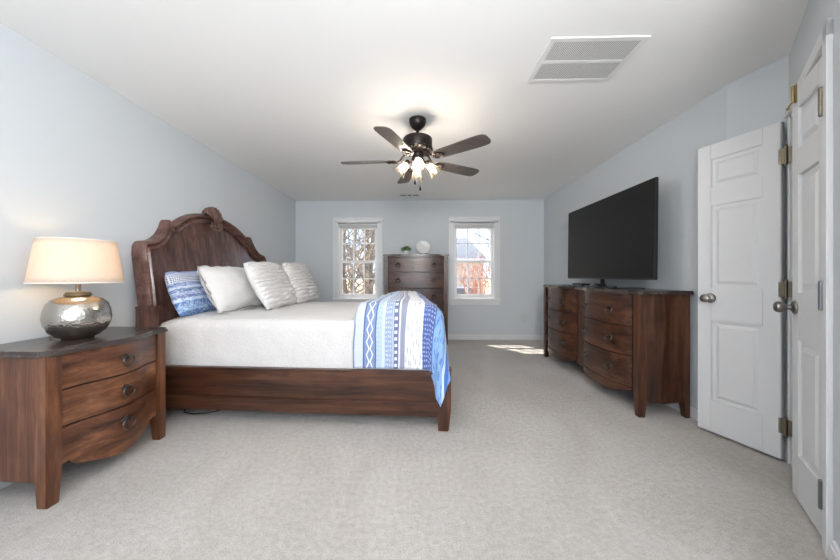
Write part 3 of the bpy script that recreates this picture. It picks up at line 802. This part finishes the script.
# mattress + coverlet
mt = G().box(.02, BL - .09, -BH + .062, BH - .062, .24, .74, .05, 4).build('mattress', M['sheet'])
mt.matrix_world = Matrix.Translation((BX, BY, 0)) @ Matrix.Rotation(BA, 4, 'Z'); tag(mt, 'white mattress in the wooden bed under the coverlet', 'mattress')
MX0, MX1, MY, ZT = .012, BL - .06, BH - .045, .80
def cov(u, v):
    # u along length (incl. foot drop), v across (both side drops)
    L = MX1 - MX0; drop = .36; r = .10
    def fold(s, flat):    # arc-length fold: returns (pos along flat, drop)
        if s <= flat - r: return s, 0
        e = s - (flat - r); q = r * pi / 2
        if e < q: a = e / r; return flat - r + r * sin(a), r * (1 - cos(a))
        return flat, r + (e - q)
    a = fold(u * (L + drop), L) ; s = (v * 2 - 1) * (MY + drop); b = fold(abs(s), MY)
    x = MX0 + a[0]; y = b[0] * (1 if s >= 0 else -1)
    z = ZT - min(max(a[1], b[1]) + .35 * min(a[1], b[1]), .385)
    # soft crown, dips toward the head side corner
    z -= .022 * (abs(y) / MY) ** 4 * (1 if b[1] < .02 else 0)
    hd = max(0, 1 - (x - MX0) / .22); z -= .045 * hd * hd * (1 if b[1] < .2 else .3)
    n1 = noise.noise((x * 3.2, y * 3.2, z * 3)); n2 = noise.noise((x * 11, y * 6, z * 9 + 5))
    z += .006 * n1 + .003 * n2
    if b[1] > .06: y += (1 if s > 0 else -1) * (.006 * n2 + .008 * n1 + .005)
    if a[1] > .06: x += .004 * n2
    return (x, y, z)
g = G(); g.grid(cov, 90, 90)
cv = g.build('coverlet', M['coverlet'], sharp=180); cv.matrix_world = mt.matrix_world.copy()
tag(cv, 'smooth white coverlet spread over the bed and tucked behind the rails', 'coverlet')
sd = cv.modifiers.new('thick', 'SOLIDIFY'); sd.thickness = .012; sd.offset = -1

# quilt folded across the foot
def quilt(u, v):
    r = .11; VT = .74; ynear = -.822
    vt = min(1, v / VT); w = max(0, (v - VT) / (1 - VT))
    x0 = 1.595; x1 = 2.15 - .18 * (1 - vt)
    over = max(0, (u - .66) / .34)          # the part past the foot edge
    x = x0 + (x1 - x0) * min(1, u / .66); dz = 0
    top = .866 + .037 * sin(pi * min(1, u / .70)) ** .6
    if over > 0:
        e = over * .36; q = .09 * pi / 2
        if e < q: a = e / .09; x = x1 + .09 * sin(a) * .85; dz = .09 * (1 - cos(a))
        else: x = x1 + .0765 + (e - q) * .12; dz = .09 + (e - q)
    if u < .02: top -= .03
    top += .010 * noise.noise((u * 9, v * 3, 1)) + .008 * noise.noise((u * 4, v * 9, 7))
    zc = top - dz; y = .84 + (ynear + r - .84) * vt; z = zc
    if w > 0:
        lim = .436
        if over > 0: lim = .436 - .25 * (over / .55) if over < .55 else .186 + .20 * (over - .55) / .45
        flat = max(.03, zc - r - lim); q = r * pi / 2; e = w * (q + flat)
        if e < q: a = e / r; y = ynear + r - r * sin(a); d = r * (1 - cos(a))
        else: y = ynear; d = r + (e - q)
        z = zc - d; k = min(1, d / .22)
        y -= k * (.004 + .058 * min(1, over * 2.2)) + .010 * (1 + sin(u * 23 + 1)) * k * .5
        x += k * (-.015 + .05 * over * w - .03 * over * (1 - over) * 4 * w)
        z += .006 * noise.noise((u * 12, 0, 2)) * k
    x += .012 * noise.noise((u * 3, v * 5, 3))
    return (x, y, z)
g = G(); g.grid(quilt, 80, 110, uv=True)
qo = g.build('folded_quilt', M['quilt'], sharp=180); qo.matrix_world = mt.matrix_world.copy()
tag(qo, 'blue and white striped patterned quilt draped over the near foot corner of the bed', 'quilt')
sd = qo.modifiers.new('thick', 'SOLIDIFY'); sd.thickness = .022; sd.offset = 1

# pillows
def pillow(name, w, h, t, mat, loc, lean_deg, rz, label, cat='pillow', group=None, flange=0, shag=False, n=44, sag=.0, roll=0):
    g = G()
    def prof(a, b, sgn):
        ia = min(1, abs(a) / (1 - flange)); ib = min(1, abs(b) / (1 - flange))
        th = ((1 - ia ** 2.6) * (1 - ib ** 2.6)) ** .55 * t / 2
        pin = 1 - .015 * (1 - b * b) * abs(a) ** 3 - .055 * (a * b) ** 4; pin2 = 1 - .02 * (1 - a * a) * abs(b) ** 3 - .055 * (a * b) ** 4
        x = a * w / 2 * pin; z = b * h / 2 * pin2
        d = .010 * noise.noise((a * 2.3 + w, b * 2.3, sgn * 2.0)) + .006 * noise.noise((a * 5, b * 5 + h, sgn))
        if shag and sgn > 0:
            row = b * 6 + .5 * noise.noise((a * 3, b * 3, 0))
            d += .024 * abs(sin(row * pi)) + .009 * noise.noise((a * 40, b * 30, 2)) + .004 * noise.noise((a * 90, b * 60, 4))
        k = min(1, th / (t * .18)); 
        y = sgn * (th + d * k) + .03 * sag * (b * b)
        if flange and (ia >= 1 or ib >= 1): y += .008 * sin(a * 17) * sin(b * 15)
        return (x, -y, z + h / 2 + (.012 * noise.noise((a * 3, 7, w)) if abs(b) > .8 else 0))
    g.grid(lambda u, v: prof(u * 2 - 1, v * 2 - 1, 1), n, n, uv=True)
    g.grid(lambda u, v: prof(u * 2 - 1, v * 2 - 1, -1), n, n, uv=True, flip=True)
    bmesh.ops.remove_doubles(g.bm, verts=g.bm.verts[:], dist=.0015)
    o = g.build(name, mat, sharp=180)
    # local -y is the front; turn it toward +x of the bed, then lean back
    o.matrix_world = Matrix.Translation(loc) @ Matrix.Rotation(BA + rz, 4, 'Z') @ Matrix.Rotation(R(90), 4, 'Z') @ Matrix.Rotation(R(-lean_deg), 4, 'X') @ Matrix.Rotation(roll, 4, 'Y')
    tag(o, label, cat, group); return o
pillow('patterned_pillow', .60, .39, .17, M['bpillow'], (-1.86, 2.70, .785), 20, R(2), 'blue and white patterned pillow leaning on the headboard nearest the lamp')
pillow('white_pillow', .78, .45, .24, M['pillow'], (-1.60, 2.88, .80), 27, R(0), 'plain white pillow with wide hem in front of the blue one', flange=.07)
pillow('textured_pillow', .70, .50, .17, M['shag'], (-1.355, 3.13, .80), 28, R(2), 'white ribbed plush pillow standing in front, overlapping the plain white pillow', group='white ribbed plush pillows', shag=True, n=110)
pillow('textured_pillow', .66, .50, .16, M['shag'], (-1.315, 3.72, .80), 22, R(2), 'white ribbed plush pillow at the far side of the bed', group='white ribbed plush pillows', shag=True, n=110)
# dark cable lying on the carpet under the rail
g = G(); g.tube([(-1.98, 2.62, .008), (-1.90, 2.50, .008), (-1.80, 2.47, .008), (-1.70, 2.49, .008), (-1.62, 2.56, .008), (-1.5, 2.75, .008)], .005, 8)
tag(g.build('power_cable', M['black']), 'black cable lying on the carpet under the bed rail', 'cable')

# ------------------------------------------------------------------ dresser (front toward -x); local x outwards = front
dr_ = thing('dresser', 'long dark wooden six drawer dresser with two bowed drawer banks, under the television', 'dresser', (2.115, 3.455, 0), R(180))
DD, DL, DH = .375, .945, .965
def bank(yc, hw):
    def f(y):
        t_ = min(1, abs(y - yc) / hw); return DD - .008 + .085 * (1 - t_ ** 3.4)
    return f
banks = [(-.452, .37), (.452, .37)]
for s in (-1, 1):
    a, b = sorted((s * (DL - .012), s * (DL - .032))); G().prism([(.0, a, .15), (.05, a, .12), (DD / 2, a, .105), (DD - .05, a, .12), (DD - .02, a, .15), (DD - .02, a, DH), (0, a, DH)], (0, b - a, 0)).build('side_panel', M['wood_z'], dr_)
G().box(.01, DD - .03, -DL + .03, DL - .03, .17, DH).build('carcass', M['wood_y'], dr_)
for sx_, sy_ in ((1, -1), (1, 1), (0, -1), (0, 1)):
    g = G(); x0, x1 = ((DD - .05, DD + .02) if sx_ else (-.0, .055)); y0, y1 = sorted((sy_ * DL, sy_ * (DL - .07)))
    post_leg(g, x0, x1, y0, y1, DH, .02, -1 if sx_ else 1, -sy_, .2); g.build('leg', M['wood_z'], dr_)
G().box(DD - .05, DD - .012, -.08, .08, .14, DH, .004).build('center_stile', M['wood_z'], dr_)
for yc, hw in banks:
    f = bank(yc, hw)
    g = G(); curve_slab(g, lambda y: f(y) - .010, yc - hw - .05, yc + hw + .05, .16, DH, DD - .08); g.build('bank_frame', M['drawer_gap_shade'], dr_, 40)
    for k, (z0, z1) in enumerate(((.70, .935), (.455, .69), (.20, .445))):
        g = G(); curve_slab(g, f, yc - hw, yc + hw, z0, z1, DD - .06, 40); d_ = g.build('drawer', M['wood_y'], dr_, 40)
        for yy in (-.2, .2): ring_pull(d_, M['pull'], (f(yc + yy), yc + yy, (z0 + z1) / 2 + .015), (1, .22 * (1 if yy > 0 else -1), 0), s=1.1)
        if k == 0: G().lathe([(.0, 0), (.006, 0), (.006, .003), (.0, .003)], (f(yc), yc, z1 - .04), 12, Matrix.Rotation(R(90), 3, 'Y')).build('keyhole', M['plate_dark'], d_)
    curve_slab(G(), lambda y: f(y) + .004, yc - hw, yc + hw, .1, .195, DD - .06, 40, fz=lambda y: .12 + .055 * (abs(y - yc) / hw) ** 3).build('apron', M['wood_y'], dr_, 40)
    curve_slab(G(), lambda y: f(y) + .003, yc - hw, yc + hw, .938, DH, DD - .06, 40).build('top_rail', M['wood_y'], dr_, 40)
def dtop(y):
    v = DD + .03
    for yc, hw in banks: v = max(v, bank(yc, hw + .02)(y) + .022)
    if abs(y) > DL - .005: v -= (abs(y) - DL + .005) * .8
    return v
g = G(); o_ = top_outline(dtop, DL + .025, -.005, 120)
g.prism([(x, y, DH) for x, y in o_], (0, 0, .014)); g.prism([((x - .007) if x > 0 else x, y * .995, DH + .014) for x, y in o_], (0, 0, .016))
g.build('top', M['topwood'], dr_, 40)
DT = DH + .03
# television
tv = thing('television', 'large black flat screen television standing on the dresser', 'television', (1.93, 3.37, DT), R(90))
# local: x along width (world +y), local -y = toward +x world; screen faces world -x = local +y
TW, TZ0, TZ1 = .748, .082, .925
TA = R(2.0)
def tilt(c): return (c.x, (c.y) - (c.z - .08) * .012, c.z)
G().box(-TW, TW, -.018, .012, TZ0, TZ1, .004).map(tilt).build('cabinet', M['bezel'], tv)
G().box(-TW * .6, TW * .6, -.05, -.018, .2, .7, .015).map(tilt).build('back_housing', M['black'], tv)
G().box(-TW + .007, TW - .007, .012, .0145, TZ0 + .016, TZ1 - .007).map(tilt).build('screen', M['screen'], tv)
G().box(-.012, .012, -.02, .015, .015, TZ0 + .02, .003).box(-.05, .05, -.03, .02, .008, .02, .004).build('stand_neck', M['black'], tv)
G().box(-.45, .58, -.13, .15, 0.0, .009, .003).build('stand_base', M['tvglass'], tv, label='smoked glass stand base')
tb = thing('media_box', 'small flat black box on the glass television base, left of the stand neck', 'media player', (1.825, 3.60, DT + .0095), R(90))
G().box(-.11, .11, -.045, .045, .004, .024, .004).build('case', M['black'], tb)
for x, y in ((-.09, -.03), (.09, -.03), (-.09, .03), (.09, .03)): G().lathe([(.0, 0), (.008, 0), (.008, .005), (.0, .005)], (x, y, 0), 10).build('foot', M['black'], tb)
tb = thing('streaming_puck', 'small black streaming box beside the stand neck', 'media player', (1.82, 3.22, DT + .0095), R(80))
G().box(-.045, .045, -.045, .045, 0, .03, .01, 3).build('case', M['black'], tb); G().tube([(0, -.045, .012), (.05, -.09, .005), (.02, -.12, .005)], .003, 6).build('cable', M['black'], tb)
rc = thing('remote_control', 'slim black remote control lying nearest the camera on the television base', 'remote control', (1.80, 2.99, DT + .0095), R(78))
G().box(-.085, .085, -.021, .021, 0, .015, .005, 3).build('shell', M['black'], rc)
g = G()
for i in range(6):
    for j in range(3): g.box(-.06 + i * .02, -.05 + i * .02, -.013 + j * .01, -.007 + j * .01, .015, .0165)
g.build('buttons', M['plate_dark'], rc)

# ------------------------------------------------------------------ tall chest (front toward -y)
ch = thing('tall_chest', 'tall dark wooden five drawer chest between the two windows', 'chest of drawers', (-.05, 5.50, 0), R(-90))
# local x outwards = world -y, local y = world +x
CD, CW, CHH = .40, .515, 1.435
def cf(y): t_ = min(1, abs(y) / .44); return CD - .006 + .03 * (1 - t_ ** 2.2)
for s in (-1, 1):
    a, b = sorted((s * (CW - .006), s * (CW - .026))); G().box(0, CD - .03, a, b, .13, CHH).build('side_panel', M['wood_z'], ch)
G().box(.01, CD - .03, -CW + .02, CW - .02, .15, CHH).build('carcass', M['drawer_gap_shade'], ch)
for sx_, sy_ in ((1, -1), (1, 1), (0, -1), (0, 1)):
    g = G(); x0, x1 = ((CD - .05, CD + .014) if sx_ else (0, .05)); y0, y1 = sorted((sy_ * CW, sy_ * (CW - .062)))
    post_leg(g, x0, x1, y0, y1, CHH, .018, -1 if sx_ else 1, -sy_, .18); g.build('leg', M['wood_z'], ch)
for z0, z1 in ((1.178, 1.405), (.915, 1.168), (.652, .905), (.389, .642), (.15, .379)):
    g = G(); curve_slab(g, cf, -.448, .448, z0, z1, CD - .05); d_ = g.build('drawer', M['wood_y'], ch, 40)
    for yy in (-.29, .29): ring_pull(d_, M['plate_dark'], (cf(yy), yy, (z0 + z1) / 2 + .015), (1, 0, 0), s=1.4)
curve_slab(G(), lambda y: cf(y) - .002, -.45, .45, .1, .147, CD - .05, fz=lambda y: .10 + .03 * (abs(y) / .45) ** 3).build('apron', M['wood_y'], ch, 40)
curve_slab(G(), lambda y: cf(y) + .002, -.45, .45, 1.408, CHH, CD - .05).build('top_rail', M['wood_y'], ch, 40)
def ctop(y): return max(CD + .022, cf(y) + .022)
g = G(); o_ = top_outline(ctop, CW + .02, -.005)
g.prism([(x, y, CHH) for x, y in o_], (0, 0, .015)); g.prism([((x - .006) if x > 0 else x, y * .99, CHH + .015) for x, y in o_], (0, 0, .012))
g.build('top', M['topwood'], ch, 40)
CT = CHH + .027
pl = thing('potted_plant', 'small green plant in a white pot on the tall chest', 'plant', (-.215, 5.27, CT))
G().lathe([(.0, 0), (.042, 0), (.048, .008), (.054, .05), (.056, .056), (.049, .056), (.046, .046), (.0, .044)], seg=28).build('pot', M['white_plastic'], pl)
g = G(); rl = random.Random(3)
for i in range(150):
    a = rl.uniform(0, 2 * pi); e_ = rl.uniform(-.1, 1.45); q_ = rl.uniform(.55, 1)
    c = Vector((.082 * q_ * cos(a) * cos(e_), .07 * q_ * sin(a) * cos(e_), .062 + .062 * q_ * sin(e_))); L_ = rl.uniform(.026, .04); w_ = L_ * .5
    d_ = Vector((cos(a), sin(a), rl.uniform(-.3, .8))).normalized(); sd_ = d_.cross(Vector((0, 0, 1))).normalized(); u_ = sd_.cross(d_)
    q = [c - d_ * L_ / 2, c + sd_ * w_ / 2 + u_ * .004, c + d_ * L_ / 2, c - sd_ * w_ / 2 + u_ * .004]
    g.bm.faces.new([g.bm.verts.new(p) for p in q])
    if i % 4 == 0: g.tube([(0, 0, .045), c * .6 + Vector((0, 0, .02)), c], .0018, 5)
n = N('leaf_green'); a_ = n.n('TexNoise', Scale=30.0); n.l(n.coord(), a_.inputs['Vector']); n.set(Base_Color=n.ramp(a_.outputs[0], [(.35, rgb('#3d6a2b')), (.65, rgb('#86b35c'))]), Roughness=.5)
g.build('foliage', n.m, pl, fix=False); pl.scale = (1.2,) * 3
dp = thing('decorative_plate', 'round white decorative plate standing on the tall chest', 'plate', (.07, 5.285, CT + .01))
Mx = Matrix.Rotation(R(90 - 12), 3, 'X')
n = N('white_glaze'); v_ = n.n('TexVoronoi', Scale=40.0); n.l(n.coord(), v_.inputs['Vector']); n.set(Base_Color=n.ramp(v_.outputs[0], [(.2, rgb('#d2d4d4')), (.5, rgb('#e6e7e6'))]), Roughness=.25)
G().lathe([(.0, 0), (.07, 0), (.085, .004), (.125, .018), (.133, .022), (.133, .026), (.122, .024), (.084, .010), (.07, .006), (.0, .006)], (0, .022, .118), 48, Mx @ Matrix.Diagonal((.86, .86, .86))).build('plate', n.m, dp, 50)
st = thing('plate_stand', 'small dark easel stand holding the white plate', 'plate stand', (.07, 5.285, CT))
g = G()
for s in (-1, 1):
    x = s * .045
    g.tube([(x, -.045, .028), (x, -.042, .008), (x, -.02, .006), (x, .03, .006), (x, .068, .006)], .0055, 8); g.tube([(x, .045, .006), (x * .8, .052, .05), (x * .5, .062, .12)], .005, 8)
g.tube([(-.045, .0, .006), (.045, .0, .006)], .0045, 8); g.tube([(-.0255, .0615, .115), (.0255, .0615, .115)], .004, 8)
g.build('easel', M['plate_dark'], st)

# outlet and switch plates
def wallplate(name, label, cat, loc, rz, kind):
    t = thing(name, label, cat, loc, rz)
    G().box(-.036, .036, -.006, 0, -.058, .058, .003).build('cover_plate', M['white_plastic'], t)
    if kind == 'outlet':
        for s in (-1, 1): G().box(-.017, .017, -.009, -.005, s * .021 - .014, s * .021 + .014, .004).build('receptacle', M['trim'], t)
    else: G().box(-.012, .012, -.011, -.005, -.026, .026, .003).build('toggle', M['trim'], t)
wallplate('wall_outlet', 'white outlet on the window wall above the baseboard', 'outlet', (1.815, BW - .001, .375), 0, 'outlet')
wd = (Vector(RF) - Vector(RB)).normalized(); sp_ = Vector(RF) + (-wd) * .155
wallplate('light_switch', 'white light switch plate on the right wall beside the open door', 'switch', (sp_.x - .0015, sp_.y, 1.135), math.atan2(wd.y, wd.x), 'switch')

# ------------------------------------------------------------------ outside
GZ = -2.9
def leafground(name, c1, c2, sc):
    n = N(name); a = n.n('TexNoise', Scale=sc, Detail=6.0); n.l(n.coord(), a.inputs['Vector']); n.set(Base_Color=n.ramp(a.outputs[0], [(.35, rgb(c1)), (.65, rgb(c2))]), Roughness=1.0); return n.m
g = G()
def gr(u, v):
    x = -60 + 120 * u; y = BW + 1 + 90 * v; h = GZ + max(0, (y - 26)) * .045 + .3 * noise.noise((x * .1, y * .1, 0)); return (x, y, h)
g.grid(gr, 40, 40); struct(g.build('yard_ground', leafground('leaf_litter', '#a98f70', '#d3bf9f', 2.0)), 'tan leaf covered yard outside')
bark = [leafground('bark_tan', '#6f604f', '#a08e78', 6), leafground('bark_grey', '#5a5149', '#8a8076', 6), leafground('bark_russet', '#8b5a44', '#b98468', 6)]
twig = leafground('dry_leaves', '#b39b7c', '#ddcbb0', 5); twig2 = leafground('russet_leaves', '#9a6650', '#c6947a', 5)
def tree(x, y, h, seed, b, leaf, label, group, spread=.4, leaves=300, low=.1):
    rg = random.Random(seed)
    t = thing('bare_tree', label, 'tree', (x, y, GZ + max(0, (y - 26)) * .045 - .15), 0, group)
    gt, gb, gl = G(), G(), G()
    pts = [Vector((0, 0, 0))]
    for i in range(6): pts.append(pts[-1] + Vector((rg.uniform(-.12, .12), rg.uniform(-.12, .12), h / 6)))
    r0 = h * .017
    gt.tube(pts, [r0 * (1 - .8 * i / 6) for i in range(7)], 7)
    tips = []
    def br(p, d, L, r, dep):
        q = p + d * L * .5 + Vector((rg.uniform(-.1, .1), rg.uniform(-.1, .1), .05)) * L; e = q + (d + Vector((0, 0, .25))).normalized() * L * .5
        gb.tube([p, q, e], [r, r * .7, r * .35], 4); tips.append(e); tips.append(q)
        if dep > 0:
            for k in range(3):
                s = p.lerp(e, rg.uniform(.35, .95)); nd = (d + Vector((rg.uniform(-1, 1), rg.uniform(-1, 1), rg.uniform(-.3, .9))) * .75).normalized()
                br(s, nd, L * rg.uniform(.45, .7), r * .55, dep - 1)
    for k in range(16):
        f = rg.uniform(low + .1, 1.0); i = min(5, int(f * 6)); p = pts[i].lerp(pts[i + 1], f * 6 - i if f < 1 else 1)
        a = rg.uniform(0, 2 * pi); d = Vector((cos(a), sin(a), rg.uniform(.2, .9))).normalized(); br(p, d, h * spread * (1.1 - .6 * f), r0 * .45 * (1.1 - .7 * f), 2)
    for i in range(leaves):
        c = rg.choice(tips) + Vector((rg.gauss(0, .22), rg.gauss(0, .22), rg.gauss(0, .22))); s = rg.uniform(.03, .075)
        a, b_ = Vector((rg.gauss(0, 1), rg.gauss(0, 1), rg.gauss(0, 1))).normalized() * s, Vector((rg.gauss(0, 1), rg.gauss(0, 1), rg.gauss(0, 1))).normalized() * s
        gl.bm.faces.new([gl.bm.verts.new(c - a), gl.bm.verts.new(c + b_), gl.bm.verts.new(c + a)])
    gt.build('trunk', b, t); gb.build('branches', b, t)
    if leaves: gl.build('dry_leaves', leaf, t, fix=False)
GL = 'bare winter trees outside the window nearest the bed'; LBL = 'bare tan winter tree outside the window nearest the bed'
for i, (x, y, h) in enumerate(((-2.6, 11.5, 7.5), (-1.9, 13, 8.5), (-3.4, 14.5, 8.5), (-4.4, 17, 9), (-2.9, 19, 8), (-5.2, 21, 9.5), (-3.7, 23, 9), (-6.2, 25, 10), (-4.6, 28, 10))):
    tree(x, y, h, 20 + i, bark[i % 2], twig, LBL, GL, leaves=420)
GR = 'bare russet trees outside the window right of the tall chest'; LBR = 'russet bare tree outside the window right of the tall chest'
for i, (x, y, h) in enumerate(((2.35, 13, 4.0), (3.0, 15.5, 4.4), (3.9, 17, 4.4), (2.9, 19, 4.6), (5.2, 20.5, 8.0), (4.4, 21.5, 4.8))):
    tree(x, y, h, 60 + i, bark[2 if h < 6 else 1], twig2, LBR, GR, .33, 520 if h < 6 else 200)
# neighbour's house
hs = thing('neighbour_house', 'grey roofed neighbouring house seen through the right window', 'house', (0, 27, 0))
X0, X1, Y0, Y1, EZ, RZ = .6, 5.5, 0, 7.5, 2.55, 4.75
n = N('brick'); b_ = n.n('TexBrick', Scale=5.0); b_.inputs['Color1'].default_value = rgb('#a8705a'); b_.inputs['Color2'].default_value = rgb('#b98470'); b_.inputs['Mortar'].default_value = rgb('#cfc4ba'); n.l(n.coord(), b_.inputs['Vector']); n.set(Base_Color=b_.outputs[0], Roughness=.9)
G().box(X0, X1, Y0, Y1, GZ - .6, EZ).build('wall', n.m, hs)
G().hexa([(X0 - .3, Y0 - .35, EZ), (X1 + .3, Y0 - .35, EZ), (X1 + .3, Y1 + .3, EZ), (X0 - .3, Y1 + .3, EZ)], [(X0 + .3, Y0 + 3.4, RZ), (X1 - .9, Y0 + 3.4, RZ), (X1 - .9, Y0 + 3.9, RZ), (X0 + .3, Y0 + 3.9, RZ)]).build('roof', leafground('shingles', '#55565c', '#6c6d73', 9), hs)
G().box(X0 - .34, X1 + .34, Y0 - .42, Y0 - .3, EZ - .22, EZ + .03).build('gutter', M['trim'], hs)
for xc, zc in ((3.55, -.55), (4.6, -.55), (2.2, -.55)):
    wn = G().box(xc - .5, xc + .5, Y0 - .06, Y0, zc - .75, zc + .75).build('window', M['trim'], hs)
    G().box(xc - .38, xc + .38, Y0 - .08, Y0 - .06, zc - .62, zc - .03).box(xc - .38, xc + .38, Y0 - .08, Y0 - .06, zc + .03, zc + .62).build('pane', plain('house_glass', '#66717c', .1), wn)
bush = leafground('evergreen', '#39402f', '#5c6549', 3)
for i, (x, y, lab) in enumerate(((3.2, 24.5, 'dark clipped evergreen bush before the neighbouring house, left one'), (4.3, 24.6, 'dark clipped evergreen bush before the neighbouring house, right one'))):
    g = G(); g.ball((0, 0, .6), .85, 24, (1, .8, 1)); g.map(lambda c: c * (1 + .12 * noise.noise(c * 4 + Vector((i, 0, 0)))))
    o = g.build('evergreen_bush', bush); o.location = (x, y, GZ); tag(o, lab, 'bush')
